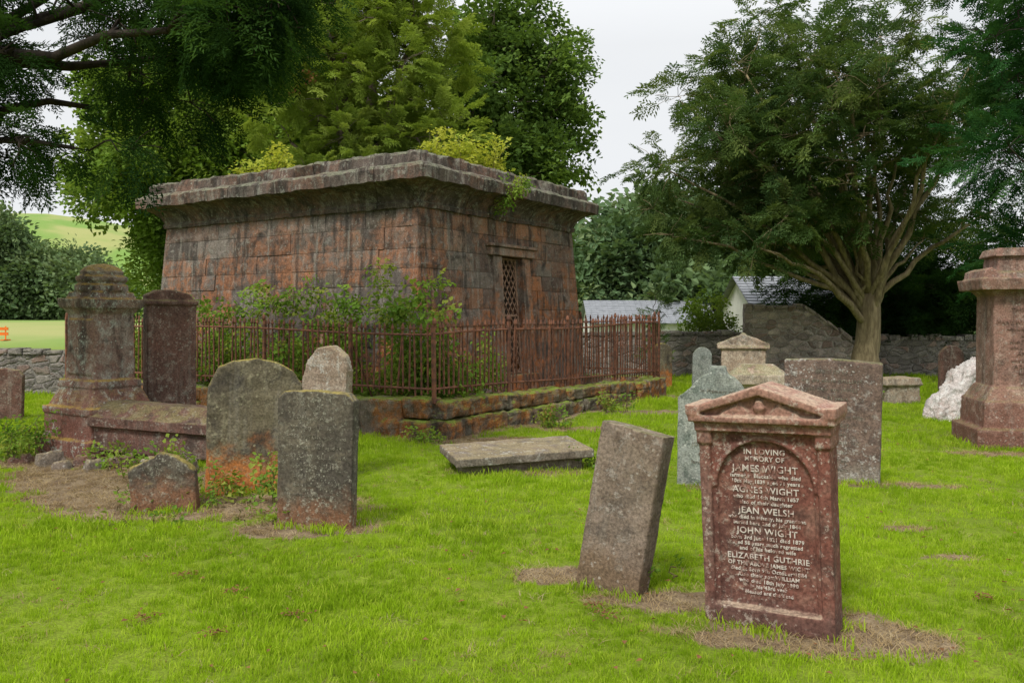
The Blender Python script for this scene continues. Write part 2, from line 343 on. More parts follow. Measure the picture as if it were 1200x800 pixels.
thin=.2*np.sin(gx*1.3+2)*np.sin(gy*1.9+gx*.4)+.12*np.sin(gx*4.7+gy*3)*np.sin(gy*6.1-gx*2)
keep=(dirt(gx,gy)+NR.uniform(-.38,.38,len(gx))<.42)&(~inenc(gx,gy,.1))&(gy<23)&(NR.uniform(0,1,len(gx))<.84+thin)
gx,gy,gs=gx[keep],gy[keep],gs[keep]
gs=gs*(1+.3*np.sin(gx*2.3+gy*.9)*np.sin(gy*1.7)+.15*np.sin(gx*7+gy*5)*np.sin(gy*8-gx*3))
for (cx,cy,hw,yaw) in ((1.38,4.52,.36,-31),(.6,5.12,.24,-34),(-1.47,6.42,.33,-14),(-2.4,7.75,.42,22),(-2.87,7.08,.28,6),(3.1,8.3,.46,-28),(.04,8.7,.7,17),(1.96,8.1,.36,-18),(6.48,10.2,.75,-12)):
    k=int(hw*70); t_=NR.uniform(-1,1,k)*hw*1.05; o_=NR.choice([-1,1],k)*NR.uniform(.09,.17,k)*(1.0 if hw<.6 else 2.); a=D(yaw)
    gx=np.concatenate([gx,cx+t_*math.cos(a)-o_*math.sin(a)]); gy=np.concatenate([gy,cy+t_*math.sin(a)+o_*math.cos(a)]); gs=np.concatenate([gs,NR.uniform(.9,2.2,k)])
n=len(gx); scatter('grass',np.stack([gx,gy,H(gx,gy)],1),np.stack([NR.uniform(-.2,.2,n),NR.uniform(-.2,.2,n),NR.uniform(0,6.28,n)],1),gs,gc)
x,y=field(-7,7,3,13,200); k=(dirt(x,y)>.3)&(~inenc(x,y,.1)); x,y=x[k],y[k]; n=len(x)
x2,y2=field(-8,8,3,12,9); x=np.concatenate([x,x2]);y=np.concatenate([y,y2]); n=len(x)
scatter('dry_grass',np.stack([x,y,H(x,y)+.004],1),np.stack([0*x,0*x,NR.uniform(0,6.28,n)],1),NR.uniform(.7,1.4,n),gcd)
def leafq(mb,p,dirv,L,W,fold=.15):
    d=Vector(dirv).normalized(); up=Vector((R.uniform(-.4,.4),R.uniform(-.4,.4),1)); s_=d.cross(up)
    if s_.length<.05: s_=Vector((1,0,0))
    s_.normalize(); nn=s_.cross(d).normalized(); p=Vector(p); k=len(mb.v)
    mb.v+=[tuple(p),tuple(p+d*L*.45+s_*W/2+nn*fold*W),tuple(p+d*L-nn*.15*L),tuple(p+d*L*.45-s_*W/2+nn*fold*W)]
    mb.poly((k,k+1,k+2)); mb.poly((k,k+2,k+3))
def rdir(z0=-.3,z1=1.):
    a=R.uniform(0,6.28);z=R.uniform(z0,z1);r=math.sqrt(max(0,1-z*z)); return Vector((r*math.cos(a),r*math.sin(a),z))
def broad(nm,mat,n=34,rad=.26,L=.12,W=.09):
    mb=MB()
    for i in range(n):
        p=rdir(-1,1)*rad*(R.random()**.45); p.x+=rad*.6
        leafq(mb,p,(rdir(-.7,.5)+p.normalized()*.5),L*R.uniform(.7,1.2),W*R.uniform(.7,1.2))
    return mb.obj(nm,mat,link=False)
def spray(nm,mat,L=.5,nt=7,nl=12,nL=.10,nW=.022,side=.24,droop=.25):
    mb=MB()
    for t in range(nt*2+1):
        if t==nt*2: p0=Vector((0,0,0));dv=Vector((1,0,-.1));ln=L
        else:
            f=(t//2+.5)/nt; sg=1 if t%2 else -1
            p0=Vector((L*f*.85,0,-droop*f*f*L)); dv=Vector((.75,sg*.75,R.uniform(-.3,.2))).normalized(); ln=side*(1-.5*f)*R.uniform(.7,1.2)
        for k in range(nl):
            q=(k+.4)/nl; p=p0+dv*ln*q+Vector((0,0,-droop*ln*q*q))
            sg=1 if k%2 else -1
            sd=Vector((-dv.y,dv.x,0))*sg
            leafq(mb,p,dv*.7+sd*.7+Vector((0,0,R.uniform(-.45,.45))),nL*R.uniform(.7,1.2),nW*R.uniform(.8,1.3))
    return mb.obj(nm,mat,link=False)
P={}
for nm,mt in (('syc','syc'),('lime','syc2'),('brn','brn'),('bush','bush'),('yel','yel')):
    big=nm in('syc','lime','brn')
    P[nm]=mkcoll('leaf_clusters_'+nm,[broad('cluster_%s_%d'%(nm,i),M[mt],*( (34,.32,.15,.115) if big else (13,.14,.085,.06))) for i in range(4)])
P['far']=mkcoll('leaf_clusters_far',[broad('cluster_far_%d'%i,M['far'],50,.5,.19,.15) for i in range(4)])
P['yew']=mkcoll('sprays_yew',[spray('spray_yew_%d'%i,M['yew'],.5,5,7,.095,.027,.24,.3) for i in range(4)])
P['dyew']=mkcoll('sprays_dyew',[spray('spray_dyew_%d'%i,M['dyew'],.42,6,9,.06,.017,.2,.5) for i in range(4)])
P['cyp']=mkcoll('sprays_cyp',[spray('spray_cyp_%d'%i,M['cyp'],.5,6,8,.10,.032,.24,.2) for i in range(4)])
P['blue']=mkcoll('sprays_blue',[spray('spray_blue_%d'%i,M['blue'],.4,6,9,.055,.018,.18,.2) for i in range(4)])

def bez(a,c,b_,n,wob,rr):
    o=[]
    for i in range(n+1):
        t=i/n; p=a*(1-t)**2+c*2*t*(1-t)+b_*t*t
        p=p+Vector((rr.uniform(-1,1),rr.uniform(-1,1),rr.uniform(-1,1)))*wob*math.sin(math.pi*t)
        o.append(p)
    return o
def dirrot(d,roll):
    d=d.normalized(); return (roll,-math.asin(max(-1,min(1,d.z))),math.atan2(d.y,d.x))
def tree(name,base,tr,fork,clumps,coll,bark,dens=90,nmain=10,sc=1.,squash=.7,droop=.2,seed=1,lean=(0,0),shell=.35,limbr=.35,mainf=.75,up=.35,extra=None,flare=1.35,spread=.3):
    rr=random.Random(seed); e=empty(name,base); bp=Vector(base)
    mb=MB(); fk=bp+Vector((lean[0],lean[1],fork))
    tp=bez(bp-Vector((0,0,.15)),(bp+fk)/2+Vector((.05,0,0)),fk,6,tr*.15,rr)
    mb.tube(tp,[tr*(flare if i==0 else 1.1 if i==1 else 1-.05*i) for i in range(7)],12)
    cs=[Vector(c[:3]) for c in clumps]; idx=list(range(len(clumps))); rr.shuffle(idx)
    mains=[idx[0]]
    while len(mains)<min(nmain,len(cs)):
        mains.append(max(idx,key=lambda i:min((cs[i]-cs[j]).length for j in mains)))
    mp=[]
    for j in mains:
        tgt=fk+(cs[j]-fk)*mainf; c=fk+(tgt-fk)*.4+Vector((0,0,up*(tgt-fk).length))
        pl=bez(fk-Vector((0,0,rr.uniform(0,spread)*fork*.5)),c,tgt,9,.12*tr/.3,rr); r0=tr*rr.uniform(.7,1.1)*limbr*1.3
        mb.tube(pl,[r0*(1-.75*i/9) for i in range(10)],7); mp.append((pl,r0))
    pts=[];rots=[];sc_=[]
    for i,c in enumerate(clumps):
        ct=cs[i]; cr=c[3]
        best=min(((p-ct).length+(.0 if k>3 else 2.),q,k) for q,(pl,r0) in enumerate(mp) for k,p in enumerate(pl))
        pl,r0=mp[best[1]]; s0=pl[best[2]]; ra=r0*(1-.75*best[2]/9)*.6
        sub=bez(s0,(s0+ct)/2+Vector((0,0,.1*(ct-s0).length)),ct,5,.08,rr)
        mb.tube(sub,[max(.008,ra*(1-.7*k/5)) for k in range(6)],5)
        for q in range(5):
            d=Vector((rr.gauss(0,1),rr.gauss(0,1),rr.gauss(0,.6))).normalized()
            mb.tube(bez(ct,ct+d*cr*.5+Vector((0,0,.05)),ct+d*cr*.9,3,.03,rr),[max(.006,ra*.3*(1-.25*k)) for k in range(4)],4)
        n=int(dens*cr*cr*rr.uniform(.55,1.25))
        for q in range(n):
            d=Vector((rr.gauss(0,1),rr.gauss(0,1),rr.gauss(0,1))).normalized()
            rad=cr*(shell+(1-shell)*rr.random()**.6)*(1+.18*rr.gauss(0,1))
            p=ct+Vector((d.x*rad,d.y*rad,d.z*rad*squash)); pts.append(p)
            dd=d+ (ct-fk).normalized()*.4+Vector((rr.uniform(-.4,.4),rr.uniform(-.4,.4),-droop+rr.uniform(-.2,.2)))
            rots.append(dirrot(dd,rr.uniform(-.7,.7))); sc_.append(sc*rr.uniform(.65,1.25))
    def par(o): o.parent=e; o.matrix_parent_inverse=Matrix.Translation(-bp)
    par(mb.obj('trunk_and_limbs',bark,smooth=True))
    par(scatter('foliage',[tuple(p) for p in pts],rots,sc_,coll))
    if extra:
        pts=[];rots=[];sc_=[]
        for (x,y,z,r) in extra[0]:
            for q in range(int(dens*.8*r*r)):
                d=Vector((rr.gauss(0,1),rr.gauss(0,1),rr.gauss(0,1))).normalized(); pts.append((x+d.x*r,y+d.y*r,z+d.z*r)); rots.append(dirrot(d,0)); sc_.append(sc*rr.uniform(.4,.7))
        par(scatter('dead_foliage',pts,rots,sc_,extra[1]))
    return e
def ell(c,rad,n,r0,r1,seed,shell=.5,cond=None,sp=.42):
    rr=random.Random(seed);o=[]; t=0
    while len(o)<n and t<n*60:
        t+=1
        d=Vector((rr.gauss(0,1),rr.gauss(0,1),rr.gauss(0,1))).normalized(); k=shell+(1-shell)*rr.random()
        k*=1+.12*noise.noise(d*2.2+Vector((seed,0,0)))*2
        p=(c[0]+d.x*rad[0]*k,c[1]+d.y*rad[1]*k,c[2]+d.z*rad[2]*k)
        if cond and not cond(p): continue
        r=rr.uniform(r0,r1)
        if any((Vector(p)-Vector(q[:3])).length<(r+q[3])*sp for q in o): continue
        o.append((*p,r))
    return o
def yc(p):
    x,y,z=p; q=random.Random(x*77+z).random()
    if z<1.9: return False
    if z<3.4 and 5.9<x<10.4: return False
    if y<20.4 and 7.4<x<11.0 and 2.6<z<5.4 and q<.84: return False
    if x>10.6 and z<2.8: return False
    return True
tree('yew_tree',(8.25,20,0),.33,2.1,ell((7.5,20,4.95),(4.2,3.4,3.8),165,.36,.82,11,.38,yc,.42),P['yew'],M['ybark'],dens=68,nmain=34,sc=1.05,squash=.5,droop=.15,seed=5,lean=(.12,0),limbr=.22,mainf=.95,up=.05,shell=.1,flare=1.15,spread=.75)
tree('laurel_tree',(11.5,24,0),.25,.9,ell((11.4,24,2.3),(3.6,1.6,2.1),50,.6,1.0,15,.2,lambda p:p[2]>.3),P['dyew'],M['dbark'],dens=60,nmain=9,sc=1.8,seed=8)
tree('sycamore_tree',(-.2,27,0),.45,3.,ell((.0,27,7.7),(2.4,2.6,4.3),56,.6,1.0,21,.4,lambda p:p[2]>3.5,.5),P['syc'],M['bark'],dens=46,nmain=14,sc=1.1,seed=9)
tree('sycamore_tree',(-11.2,29,0),.4,2.2,ell((-11.3,29,6.8),(3.5,2.6,4.4),68,.7,1.15,22,.3,lambda p:p[2]>1.5,.5),P['lime'],M['bark'],dens=46,nmain=12,sc=1.15,seed=10)
tree('sycamore_tree',(-6.8,31,0),.45,3.,ell((-7.0,31,8.),(3.8,2.4,4.8),56,.8,1.25,23,.3,lambda p:p[2]>2.5,.5),P['lime'],M['bark'],dens=42,nmain=12,sc=1.2,seed=12)
tree('cypress_tree',(-3.9,21.5,0),.4,3.5,ell((-3.75,21.5,7.4),(2.6,2.0,4.6),92,.4,.85,31,.5,lambda p:p[2]>3.6,.5),P['cyp'],M['bark'],dens=90,nmain=16,sc=.95,seed=13,squash=.9,droop=-.1,extra=([(-5.5,19.6,7.9,.35),(-5.9,19.6,8.2,.3),(-4.9,19.4,6.9,.2)],P['brn']))
dk=[]; rr=random.Random(4)
while len(dk)<78:
    u=rr.uniform(-160,340); vm=(205 if u<40 else 228-(u-40)*.25 if u<180 else 193-(u-180)*1.05)
    v=rr.uniform(-90,vm-24)
    if v>60 and rr.random()<.35: continue
    d=rr.uniform(7.8,10.0); dk.append(((u-600)*d/1000,d,1.6+(370-v)*d/1000,rr.uniform(.26,.5)))
tree('yew_tree',(-7.8,8.8,0),.4,3.4,dk,P['dyew'],M['dbark'],dens=150,nmain=14,sc=1.,seed=14,squash=.5,droop=.35,mainf=.85,up=.1,limbr=.24)
tree('conifer_tree',(9.4,13.2,0),.3,2.2,ell((9.4,13.2,5.6),(2.4,2.,4.),62,.4,.75,41,.5,lambda p:p[2]>2.3+max(0,(8.2-p[0]))*.6,.5),P['blue'],M['dbark'],dens=125,nmain=12,sc=1.1,seed=16,squash=.9)
tree('juniper_shrub',(3.45,20.6,0),.06,.3,[(3.45,20.6,.8,.35),(3.3,20.6,1.3,.35),(3.6,20.6,1.7,.3),(3.45,20.6,2.1,.22)],P['yew'],M['dbark'],dens=150,nmain=3,sc=.6,seed=17,squash=1.2,droop=-.8)
tree('elder_shrub',(5.2,23.2,0),.07,.6,ell((5.3,23.2,1.5),(.7,.6,.85),14,.3,.42,51,.2),P['lime'],M['dbark'],dens=80,nmain=5,sc=.6,seed=18)
pts=[];rots=[];sc_=[]; rr=random.Random(6)
def farblob(x,y,z0,h,r,n):
    for i in range(n):
        d=Vector((rr.gauss(0,1),rr.gauss(0,1),rr.gauss(0,1))).normalized(); k=(.6+.45*rr.random())*(1+.3*noise.noise(d*1.8+Vector((x,y,0))))
        pts.append((x+d.x*r*k,y+d.y*r*k,z0+h*.5+d.z*h*.52*k)); rots.append(dirrot(d+Vector((0,0,-.2)),rr.uniform(-1,1))); sc_.append(rr.uniform(1.6,3.2))
for i in range(46):
    x=-110+i*4.9+rr.uniform(-2,2); y=rr.uniform(78,105)
    h=rr.uniform(6,8)
    if x<-50: h=rr.uniform(7,10)
    if -50<x<40: h=4.5
    farblob(x,y,float(H(x,y))-.5,h,rr.uniform(3,4.5),200)
for x,y,h,r in ((7,52,9.5,3.),(9.8,58,11.5,3.6),(13.,56,11.,4.),(6,60,9,3),(16,60,12,4.5),(20,62,12,5),(10,48,6,2.3),(-49,80,9.5,3.2),(-53,82,11.,4),(-45.5,80,5.5,2.6)):
    farblob(x,y,float(H(x,y))-.5,h,r,480)
scatter('distant_trees',pts,rots,sc_,P['far'])

# ------------------------------------------------------------ block walls
def bcol(pal):
    a=R.choice(pal); k=R.uniform(.72,1.28); return tuple(min(1,c*k) for c in a)
def block_face(mb,org,u,n,L,zs,batter,lmin,lmax,gap,proud,pal,hole=None,bev=.015,dep=.14,zref=None):
    z0r=zs[0] if zref is None else zref; org=Vector(org)
    def pt(t,z,off):
        s_=batter*(z-z0r)+t*(L-2*batter*(z-z0r)); p=org+u*s_+n*(off-batter*(z-z0r)); return (p.x,p.y,z)
    for ci in range(len(zs)-1):
        za,zb=zs[ci],zs[ci+1]; segs=[(0.,1.)]
        if hole and za<hole[3]-.01 and zb>hole[2]+.01: segs=[(0.,hole[0]),(hole[1],1.)]
        for sa,sb in segs:
            t=sa
            while t<sb-1e-4:
                w=R.uniform(lmin,lmax)/L; e=t+w
                if e>sb-lmin*.5/L: e=sb
                zt=zb
                g=gap/L/2; o=R.uniform(-proud,proud); c=bcol(pal)
                nu=max(3,int((e-t)*L/.06)); nv=max(3,int((zt-za)/.06)); b_=len(mb.v); sd=R.uniform(0,50)
                for j in range(nv+1):
                    for i in range(nu+1):
                        fu=i/nu;fv=j/nv; tt=t+g+(e-t-2*g)*fu; z=za+gap/2+(zt-za-gap)*fv
                        edge=(i in(0,nu))or(j in(0,nv)); q=pt(tt,z,0); nn=noise.noise(Vector((q[0]*5+sd,q[1]*5,z*5)))+.5*noise.noise(Vector((q[0]*13+sd,q[1]*13,z*13)))
                        off=o+nn*proud*1.5-(bev*(.8+1.6*nn) if edge else 0)
                        mb.v.append(pt(tt,z,off))
                for j in range(nv):
                    for i in range(nu):
                        a=b_+j*(nu+1)+i; mb.poly((a,a+1,a+nu+2,a+nu+1),c)
                ring=[b_+i for i in range(nu+1)]+[b_+j*(nu+1)+nu for j in range(1,nv+1)]+[b_+nv*(nu+1)+i for i in range(nu-1,-1,-1)]+[b_+j*(nu+1) for j in range(nv-1,0,-1)]
                k0=len(mb.v)
                for idx in ring:
                    kk=idx-b_; j,i=divmod(kk,nu+1); mb.v.append(pt(t+g+(e-t-2*g)*i/nu,za+gap/2+(zt-za-gap)*j/nv,-dep))
                m_=len(ring)
                for q in range(m_): mb.poly((ring[(q+1)%m_],ring[q],k0+q,k0+(q+1)%m_),c)
                t=e
BAT=.065; wz0=.1
Wt=F0+r_*1.30+l_*1.30
LR=5.35; LL=6.75
maus=empty('mausoleum',tuple(Wt+r_*LR/2+l_*LL/2))
def mpar(o):
    o.parent=maus; o.matrix_parent_inverse=Matrix.Translation(-maus.location); return o
hs=[.34,.36,.29,.33,.30,.35,.28,.31,.35,.31]; zs=[wz0]
for h in hs: zs.append(zs[-1]+h)
ztop=zs[-1]
palL=[(.155,.135,.118),(.115,.10,.09),(.20,.175,.152),(.17,.115,.09),(.135,.105,.088),(.235,.205,.175),(.105,.092,.082),(.145,.125,.10)]
palR=[(.22,.125,.085),(.15,.10,.078),(.27,.175,.125),(.16,.135,.112),(.30,.145,.08),(.13,.09,.07),(.22,.18,.15),(.12,.095,.08)]
mb=MB()
hole=(.435,.605,0,zs[8]+.001)
block_face(mb,Wt,r_,-l_,LR,zs,BAT,.35,1.05,.006,.010,palR,hole,zref=wz0,bev=.009)
block_face(mb,Wt+l_*LL,-l_,-r_,LL,zs,BAT,.4,1.2,.006,.010,palL,zref=wz0,bev=.009)
block_face(mb,Wt+r_*LR,l_,r_,LL,zs,BAT,.4,1.1,.006,.010,palR,zref=wz0,bev=.009)
block_face(mb,Wt+r_*LR+l_*LL,-r_,l_,LR,zs,BAT,.4,1.1,.006,.010,palL,zref=wz0,bev=.009)
mpar(mb.obj('walls',M['maus']))
def mk(org,u,n,L):
    def pt(t,z,off):
        s_=BAT*(z-wz0)+t*(L-2*BAT*(z-wz0)); p=org+u*s_+n*(off-BAT*(z-wz0)); return (p.x,p.y,z)
    return pt
ptR=mk(Wt,r_,-l_,LR); ptL=mk(Wt+l_*LL,-l_,-r_,LL); ptR2=mk(Wt+r_*LR,l_,r_,LL); ptB=mk(Wt+r_*LR+l_*LL,-r_,l_,LR)
def prism(mb,pt,t0,t1,z0,z1,o0,o1,c=None):
    mb.hexa([pt(t0,z0,o1),pt(t1,z0,o1),pt(t1,z0,o0),pt(t0,z0,o0),pt(t0,z1,o1),pt(t1,z1,o1),pt(t1,z1,o0),pt(t0,z1,o0)],c)
mb=MB()
for pt,a,b2 in ((ptR,.03,hole[0]-.001),(ptR,hole[1]+.001,.97),(ptL,.03,.97),(ptR2,.03,.97),(ptB,.03,.97)): prism(mb,pt,a,b2,0,ztop-.02,-.6,-.035)
prism(mb,ptR,hole[0],hole[1],zs[8]+.02,ztop-.02,-.6,-.035)
mpar(mb.obj('mortar_core',simple('mortar',(.12,.10,.08),(.06,.05,.043),6,.95)))
mb=MB(); prism(mb,ptR,hole[0]-.1,hole[1]+.1,0,zs[8]+.3,-1.6,-1.0); mpar(mb.obj('chamber_shade_panel',M['dark']))  # block behind the gate, coloured near-black for the depth's shade
mb=MB()
c=(.22,.17,.135)
prism(mb,ptR,hole[0]-.035,hole[0]+.018,wz0,zs[8]-.003,-.5,.045,c); prism(mb,ptR,hole[1]-.018,hole[1]+.035,wz0,zs[8]-.003,-.5,.045,c)
prism(mb,ptR,hole[0]-.06,hole[1]+.06,zs[8],zs[8]+.15,-.4,.09,(.28,.19,.14))
prism(mb,ptR,hole[0]-.07,hole[1]+.07,zs[8]+.152,zs[8]+.21,-.4,.13,(.26,.18,.14))
prism(mb,ptR,hole[0]-.03,hole[1]+.03,0,.55,-.6,.1,(.15,.1,.07))
o=mpar(mb.obj('door_surround',M['maus'])); m=o.modifiers.new('b','BEVEL'); m.width=.012
mb=MB(); g0,g1=hole[0]+.018,hole[1]-.018; za,zb=.55,zs[8]-.01
gw=(g1-g0)*LR
def P3(sx,z,off=-.12): return ptR(g0+(sx/gw)*(g1-g0),z,off)
step=.2
for k in range(-16,30):
    for sg in (1,-1):
        q=[]
        for i in range(0,61):
            x=gw*i/60; z=za+sg*1.35*x+k*step
            if za<=z<=zb: q.append((x,z))
        if len(q)>2: mb.tube([P3(*q[0],-.12-.008*sg),P3(*q[-1],-.12-.008*sg)],[.013,.013],5)
for x in (0.02,gw-.02): mb.tube([P3(x,za),P3(x,zb)],[.022,.022],6)
for z in (za+.02,(za+zb)/2,zb-.02): mb.tube([P3(0,z),P3(gw,z)],[.018,.018],6)
mpar(mb.obj('lattice_gate',simple('gate_iron',(.30,.19,.13),(.16,.09,.06),14,.8)))
base=[Wt,Wt+r_*LR,Wt+r_*LR+l_*LL,Wt+l_*LL]; ins=BAT*(ztop-wz0)
sg=[(-1,-1),(1,-1),(1,1),(-1,1)]
def corner(i,off):
    k=off-ins; return base[i]+r_*sg[i][0]*k+l_*sg[i][1]*k
T=ztop
prof=[(-.25,T-.02),(.035,T-.02),(.05,T+.05),(.03,T+.07),(.035,T+.10),(.08,T+.19),(.17,T+.28),(.29,T+.335),(.33,T+.34),(.40,T+.36),(.41,T+.54),(.37,T+.585),(.24,T+.63)]
prof2=[(-.3,T+.60),(.235,T+.61),(.225,T+.78),(.18,T+.83),(-.3,T+.84)]
def cornice(prof,nm,segl,jit,mat,amp):
    mb=MB()
    for i in range(4):
        j=(i+1)%4; L=(corner(j,0)-corner(i,0)).length; t=0.
        while t<.9999:
            e=t+R.uniform(*segl)/L
            if e>1-.35/L: e=1.
            jz=R.uniform(-jit,jit); jo=R.uniform(-jit,jit); ns=max(2,int((e-t)*L/.05)); c=(1,1,1)
            b_=len(mb.v); g=.004/L; npf=len(prof)
            for k in range(ns+1):
                tt=(t+g)+(e-t-2*g)*k/ns
                if t==0 and k==0: tt=0
                if e==1. and k==ns: tt=1
                for (o_,z) in prof:
                    p=corner(i,o_).lerp(corner(j,o_),tt)
                    ck= (tt<.001 or tt>.999)
                    nn=(-l_,r_,l_,-r_)[i]
                    q=noise.noise(Vector((p.x*3,p.y*3,z*6)))*amp+noise.noise(Vector((p.x*10,p.y*10,z*14)))*amp*.7
                    chip=max(0,noise.noise(Vector((p.x*1.7+9,p.y*1.7,z*3)))-.2)*amp*4 if o_>.2 else 0
                    ed=(k in(0,ns)) and not ck
                    a=(0 if ck else jo+q-chip)-(.010 if ed else 0)
                    if o_<0: a=0
                    p=p+nn*a; mb.v.append((p.x,p.y,z+jz*(0 if ck else 1)+q*.7-(.004 if ed else 0)))
            for k in range(ns):
                for m_ in range(npf-1):
                    a=b_+k*npf+m_; mb.poly((a,a+npf,a+npf+1,a+1),c)
            if t>0: mb.poly([b_+m_ for m_ in range(npf)],c)
            if e<1: mb.poly([b_+ns*npf+m_ for m_ in range(npf)][::-1],c)
            t=e
    return mpar(mb.obj(nm,mat))
cornice(prof,'cornice',(1.0,1.7),.006,M['corn'],.024)
cornice(prof2,'parapet_course',(.8,1.5),.010,M['corn'],.036)
mb=MB(); q=[corner(i,-.05) for i in range(4)]; mb.v=[(p.x,p.y,T+.81) for p in q]; mb.poly((0,1,2,3)); mpar(mb.obj('roof',M['corn']))
enc=[F0,F0+r_*FR,F0+r_*FR+l_*FL,F0+l_*FL]
ztp=[.50,.34,.4,.48]; ztf=[1.46,1.56,1.6,1.56]
mb=MB(); palP=[(.16,.13,.095),(.12,.10,.075),(.19,.155,.11),(.10,.085,.06),(.2,.12,.07)]
def plinth_side(a,b_,za,zb):
    u=(b_-a); L=u.length; u.normalize(); n=Vector((u.y,-u.x,0)); s_=0
    while s_<L-.01:
        e=s_+R.uniform(.45,1.1)
        if e>L-.3:e=L
        top=za+(zb-za)*(s_+e)/2/L
        lv=[(-.15,top*.5),(top*.5,top)] if R.random()<.75 else [(-.15,top)]
        for k,(z0,z1) in enumerate(lv):
            o=R.uniform(-.03,.03)+(.05 if k==0 and len(lv)==2 else 0); c=bcol(palP); dz=R.uniform(-.02,.02)
            A=a+u*(s_+.008);B=a+u*(e-.008)
            mb2=[A+n*(.17+o),B+n*(.17+o+R.uniform(-.02,.02)),B-n*.17,A-n*.17]
            mb.hexa([(p.x,p.y,z0) for p in mb2]+[(p.x,p.y,z1+dz-.006) for p in mb2],c)
        s_=e
for i in range(4): plinth_side(enc[i],enc[(i+1)%4],ztp[i],ztp[(i+1)%4])
o=mb.obj('stone_plinth',M['plinth'],fix=True)
m=o.modifiers.new('b','BEVEL'); m.width=.035; m.segments=2
m=o.modifiers.new('s','SUBSURF'); m.subdivision_type='SIMPLE'; m.levels=3; m.render_levels=3
m=o.modifiers.new('d','DISPLACE'); m.texture=clouds; m.strength=.1; m.mid_level=.5
mb=MB()
def ibox(mb,p,w,z0,z1,u,n,lean=(0,0)):
    a=[p+u*w+n*w,p-u*w+n*w,p-u*w-n*w,p+u*w-n*w]; lv=Vector((lean[0],lean[1],0))*(z1-z0)
    mb.hexa([(q.x,q.y,z0) for q in a]+[(q.x+lv.x,q.y+lv.y,z1) for q in a])
for i in range(4):
    a,b_=enc[i],enc[(i+1)%4]; u=b_-a; L=u.length; u.normalize(); n=Vector((u.y,-u.x,0)); N=int(L/.105)
    sag=lambda t: .02*math.sin(t*9+i)
    for k in range(N+1):
        t=k/N; p=a+u*L*t; zb=ztp[i]+(ztp[(i+1)%4]-ztp[i])*t; zt=ztf[i]+(ztf[(i+1)%4]-ztf[i])*t+sag(t)
        post=(k%17==0) or k==N
        if post:
            ibox(mb,p,.022,zb-.05,zt+.02,u,n,(R.uniform(-.02,.02),R.uniform(-.02,.02)))
            mb.lathe([(.015,zt+.02),(.03,zt+.05),(.026,zt+.08),(.004,zt+.12)],8,p.x,p.y)
            if k%34==0 and 0<k<N:
                q=p-n*.45; mb.tube([(p.x,p.y,zt-.2),(q.x,q.y,zb-.1)],[.012,.012],5)
        else:
            if R.random()<.04: continue
            ln=(R.gauss(0,.015),R.gauss(0,.015))
            if R.random()<.05: ln=(R.gauss(0,.1),R.gauss(0,.05))
            low=R.uniform(.03,.1); ibox(mb,p,.0095,zb+low,zt-.05,u,n,ln)
            q=p+Vector((ln[0],ln[1],0))*(zt-zb-.05)
            mb.lathe([(.008,zt-.05),(.022,zt-.02),(.016,zt+.01),(.003,zt+.055)],6,q.x,q.y)
    for hz,w in ((-.10,.015),(None,.015)):
        P_=[]
        for k in range(13):
            t=k/12; p=a+u*L*t; zb=ztp[i]+(ztp[(i+1)%4]-ztp[i])*t; zt=ztf[i]+(ztf[(i+1)%4]-ztf[i])*t+sag(t)
            P_.append((p.x,p.y,(zt+hz) if hz else zb+.14+.4*sag(t)))
        mb.tube(P_,[w]*13,6)
mb.obj('iron_fence',M['rust'])

# ------------------------------------------------------------ rubble boundary walls
def rubble(name,a,b_,tops,th=.45,mat=None,cope=True):
    a=Vector(a);b_=Vector(b_);u=(b_-a);L=u.length;u.normalize();n=Vector((u.y,-u.x,0)); e=empty(name,tuple(a))
    def top(t):
        for (t0,h0),(t1,h1) in zip(tops,tops[1:]):
            if t<=t1: return h0+(h1-h0)*(t-t0)/(t1-t0)
        return tops[-1][1]
    ns=int(L/.09); nz=16; mb=MB()
    for side in (0,1):
        k0=len(mb.v)
        for i in range(ns+1):
            t=i/ns; tp=top(t)+.035*noise.noise(Vector((t*L*4,1,0)))
            for j in range(nz+1):
                z=-.3+(tp+.3)*j/nz; p=a+u*(L*t)+n*(0 if side==0 else -th)
                q=noise.noise(Vector((p.x*4,p.y*4+side*9,z*7)))*.03+noise.noise(Vector((p.x*9,p.y*9+side*9,z*12)))*.015
                p=p+n*(q if side==0 else -q); mb.v.append((p.x,p.y,z))
        for i in range(ns):
            for j in range(nz):
                x=k0+i*(nz+1)+j; f=(x,x+nz+1,x+nz+2,x+1); mb.poly(f if side==0 else f[::-1])
        if side==0: kA=k0
        else: kB=k0
    for i in range(ns):
        A=kA+i*(nz+1)+nz; B=kB+i*(nz+1)+nz; mb.poly((A,A+nz+1,B+nz+1,B))
    for i in (0,ns):
        for j in range(nz):
            A=kA+i*(nz+1)+j;B=kB+i*(nz+1)+j; mb.poly((A,A+1,B+1,B))
    def par(o): o.parent=e; o.matrix_parent_inverse=Matrix.Translation(-a)
    par(mb.obj('masonry',mat,smooth=True,fix=True))
    if cope:
        mb=MB(); s_=0
        while s_<L:
            w=R.uniform(.18,.4); s1=min(L,s_+w); dz=R.uniform(.05,.13)
            z0,z1=top(s_/L),top(s1/L)
            A=a+u*(s_+.01)+n*(.02+R.uniform(0,.03));B=a+u*(s1-.01)+n*(.02+R.uniform(0,.03));C=B-n*(th+.06);D_=A-n*(th+.06)
            mb.hexa([(A.x,A.y,z0-.03),(B.x,B.y,z1-.03),(C.x,C.y,z1-.03),(D_.x,D_.y,z0-.03),(A.x,A.y,z0+dz),(B.x,B.y,z1+dz*R.uniform(.8,1.1)),(C.x,C.y,z1+dz),(D_.x,D_.y,z0+dz)]); s_=s1
        o=mb.obj('coping_stones',mat); m=o.modifiers.new('b','BEVEL'); m.width=.025; m.segments=2; par(o)
    return e
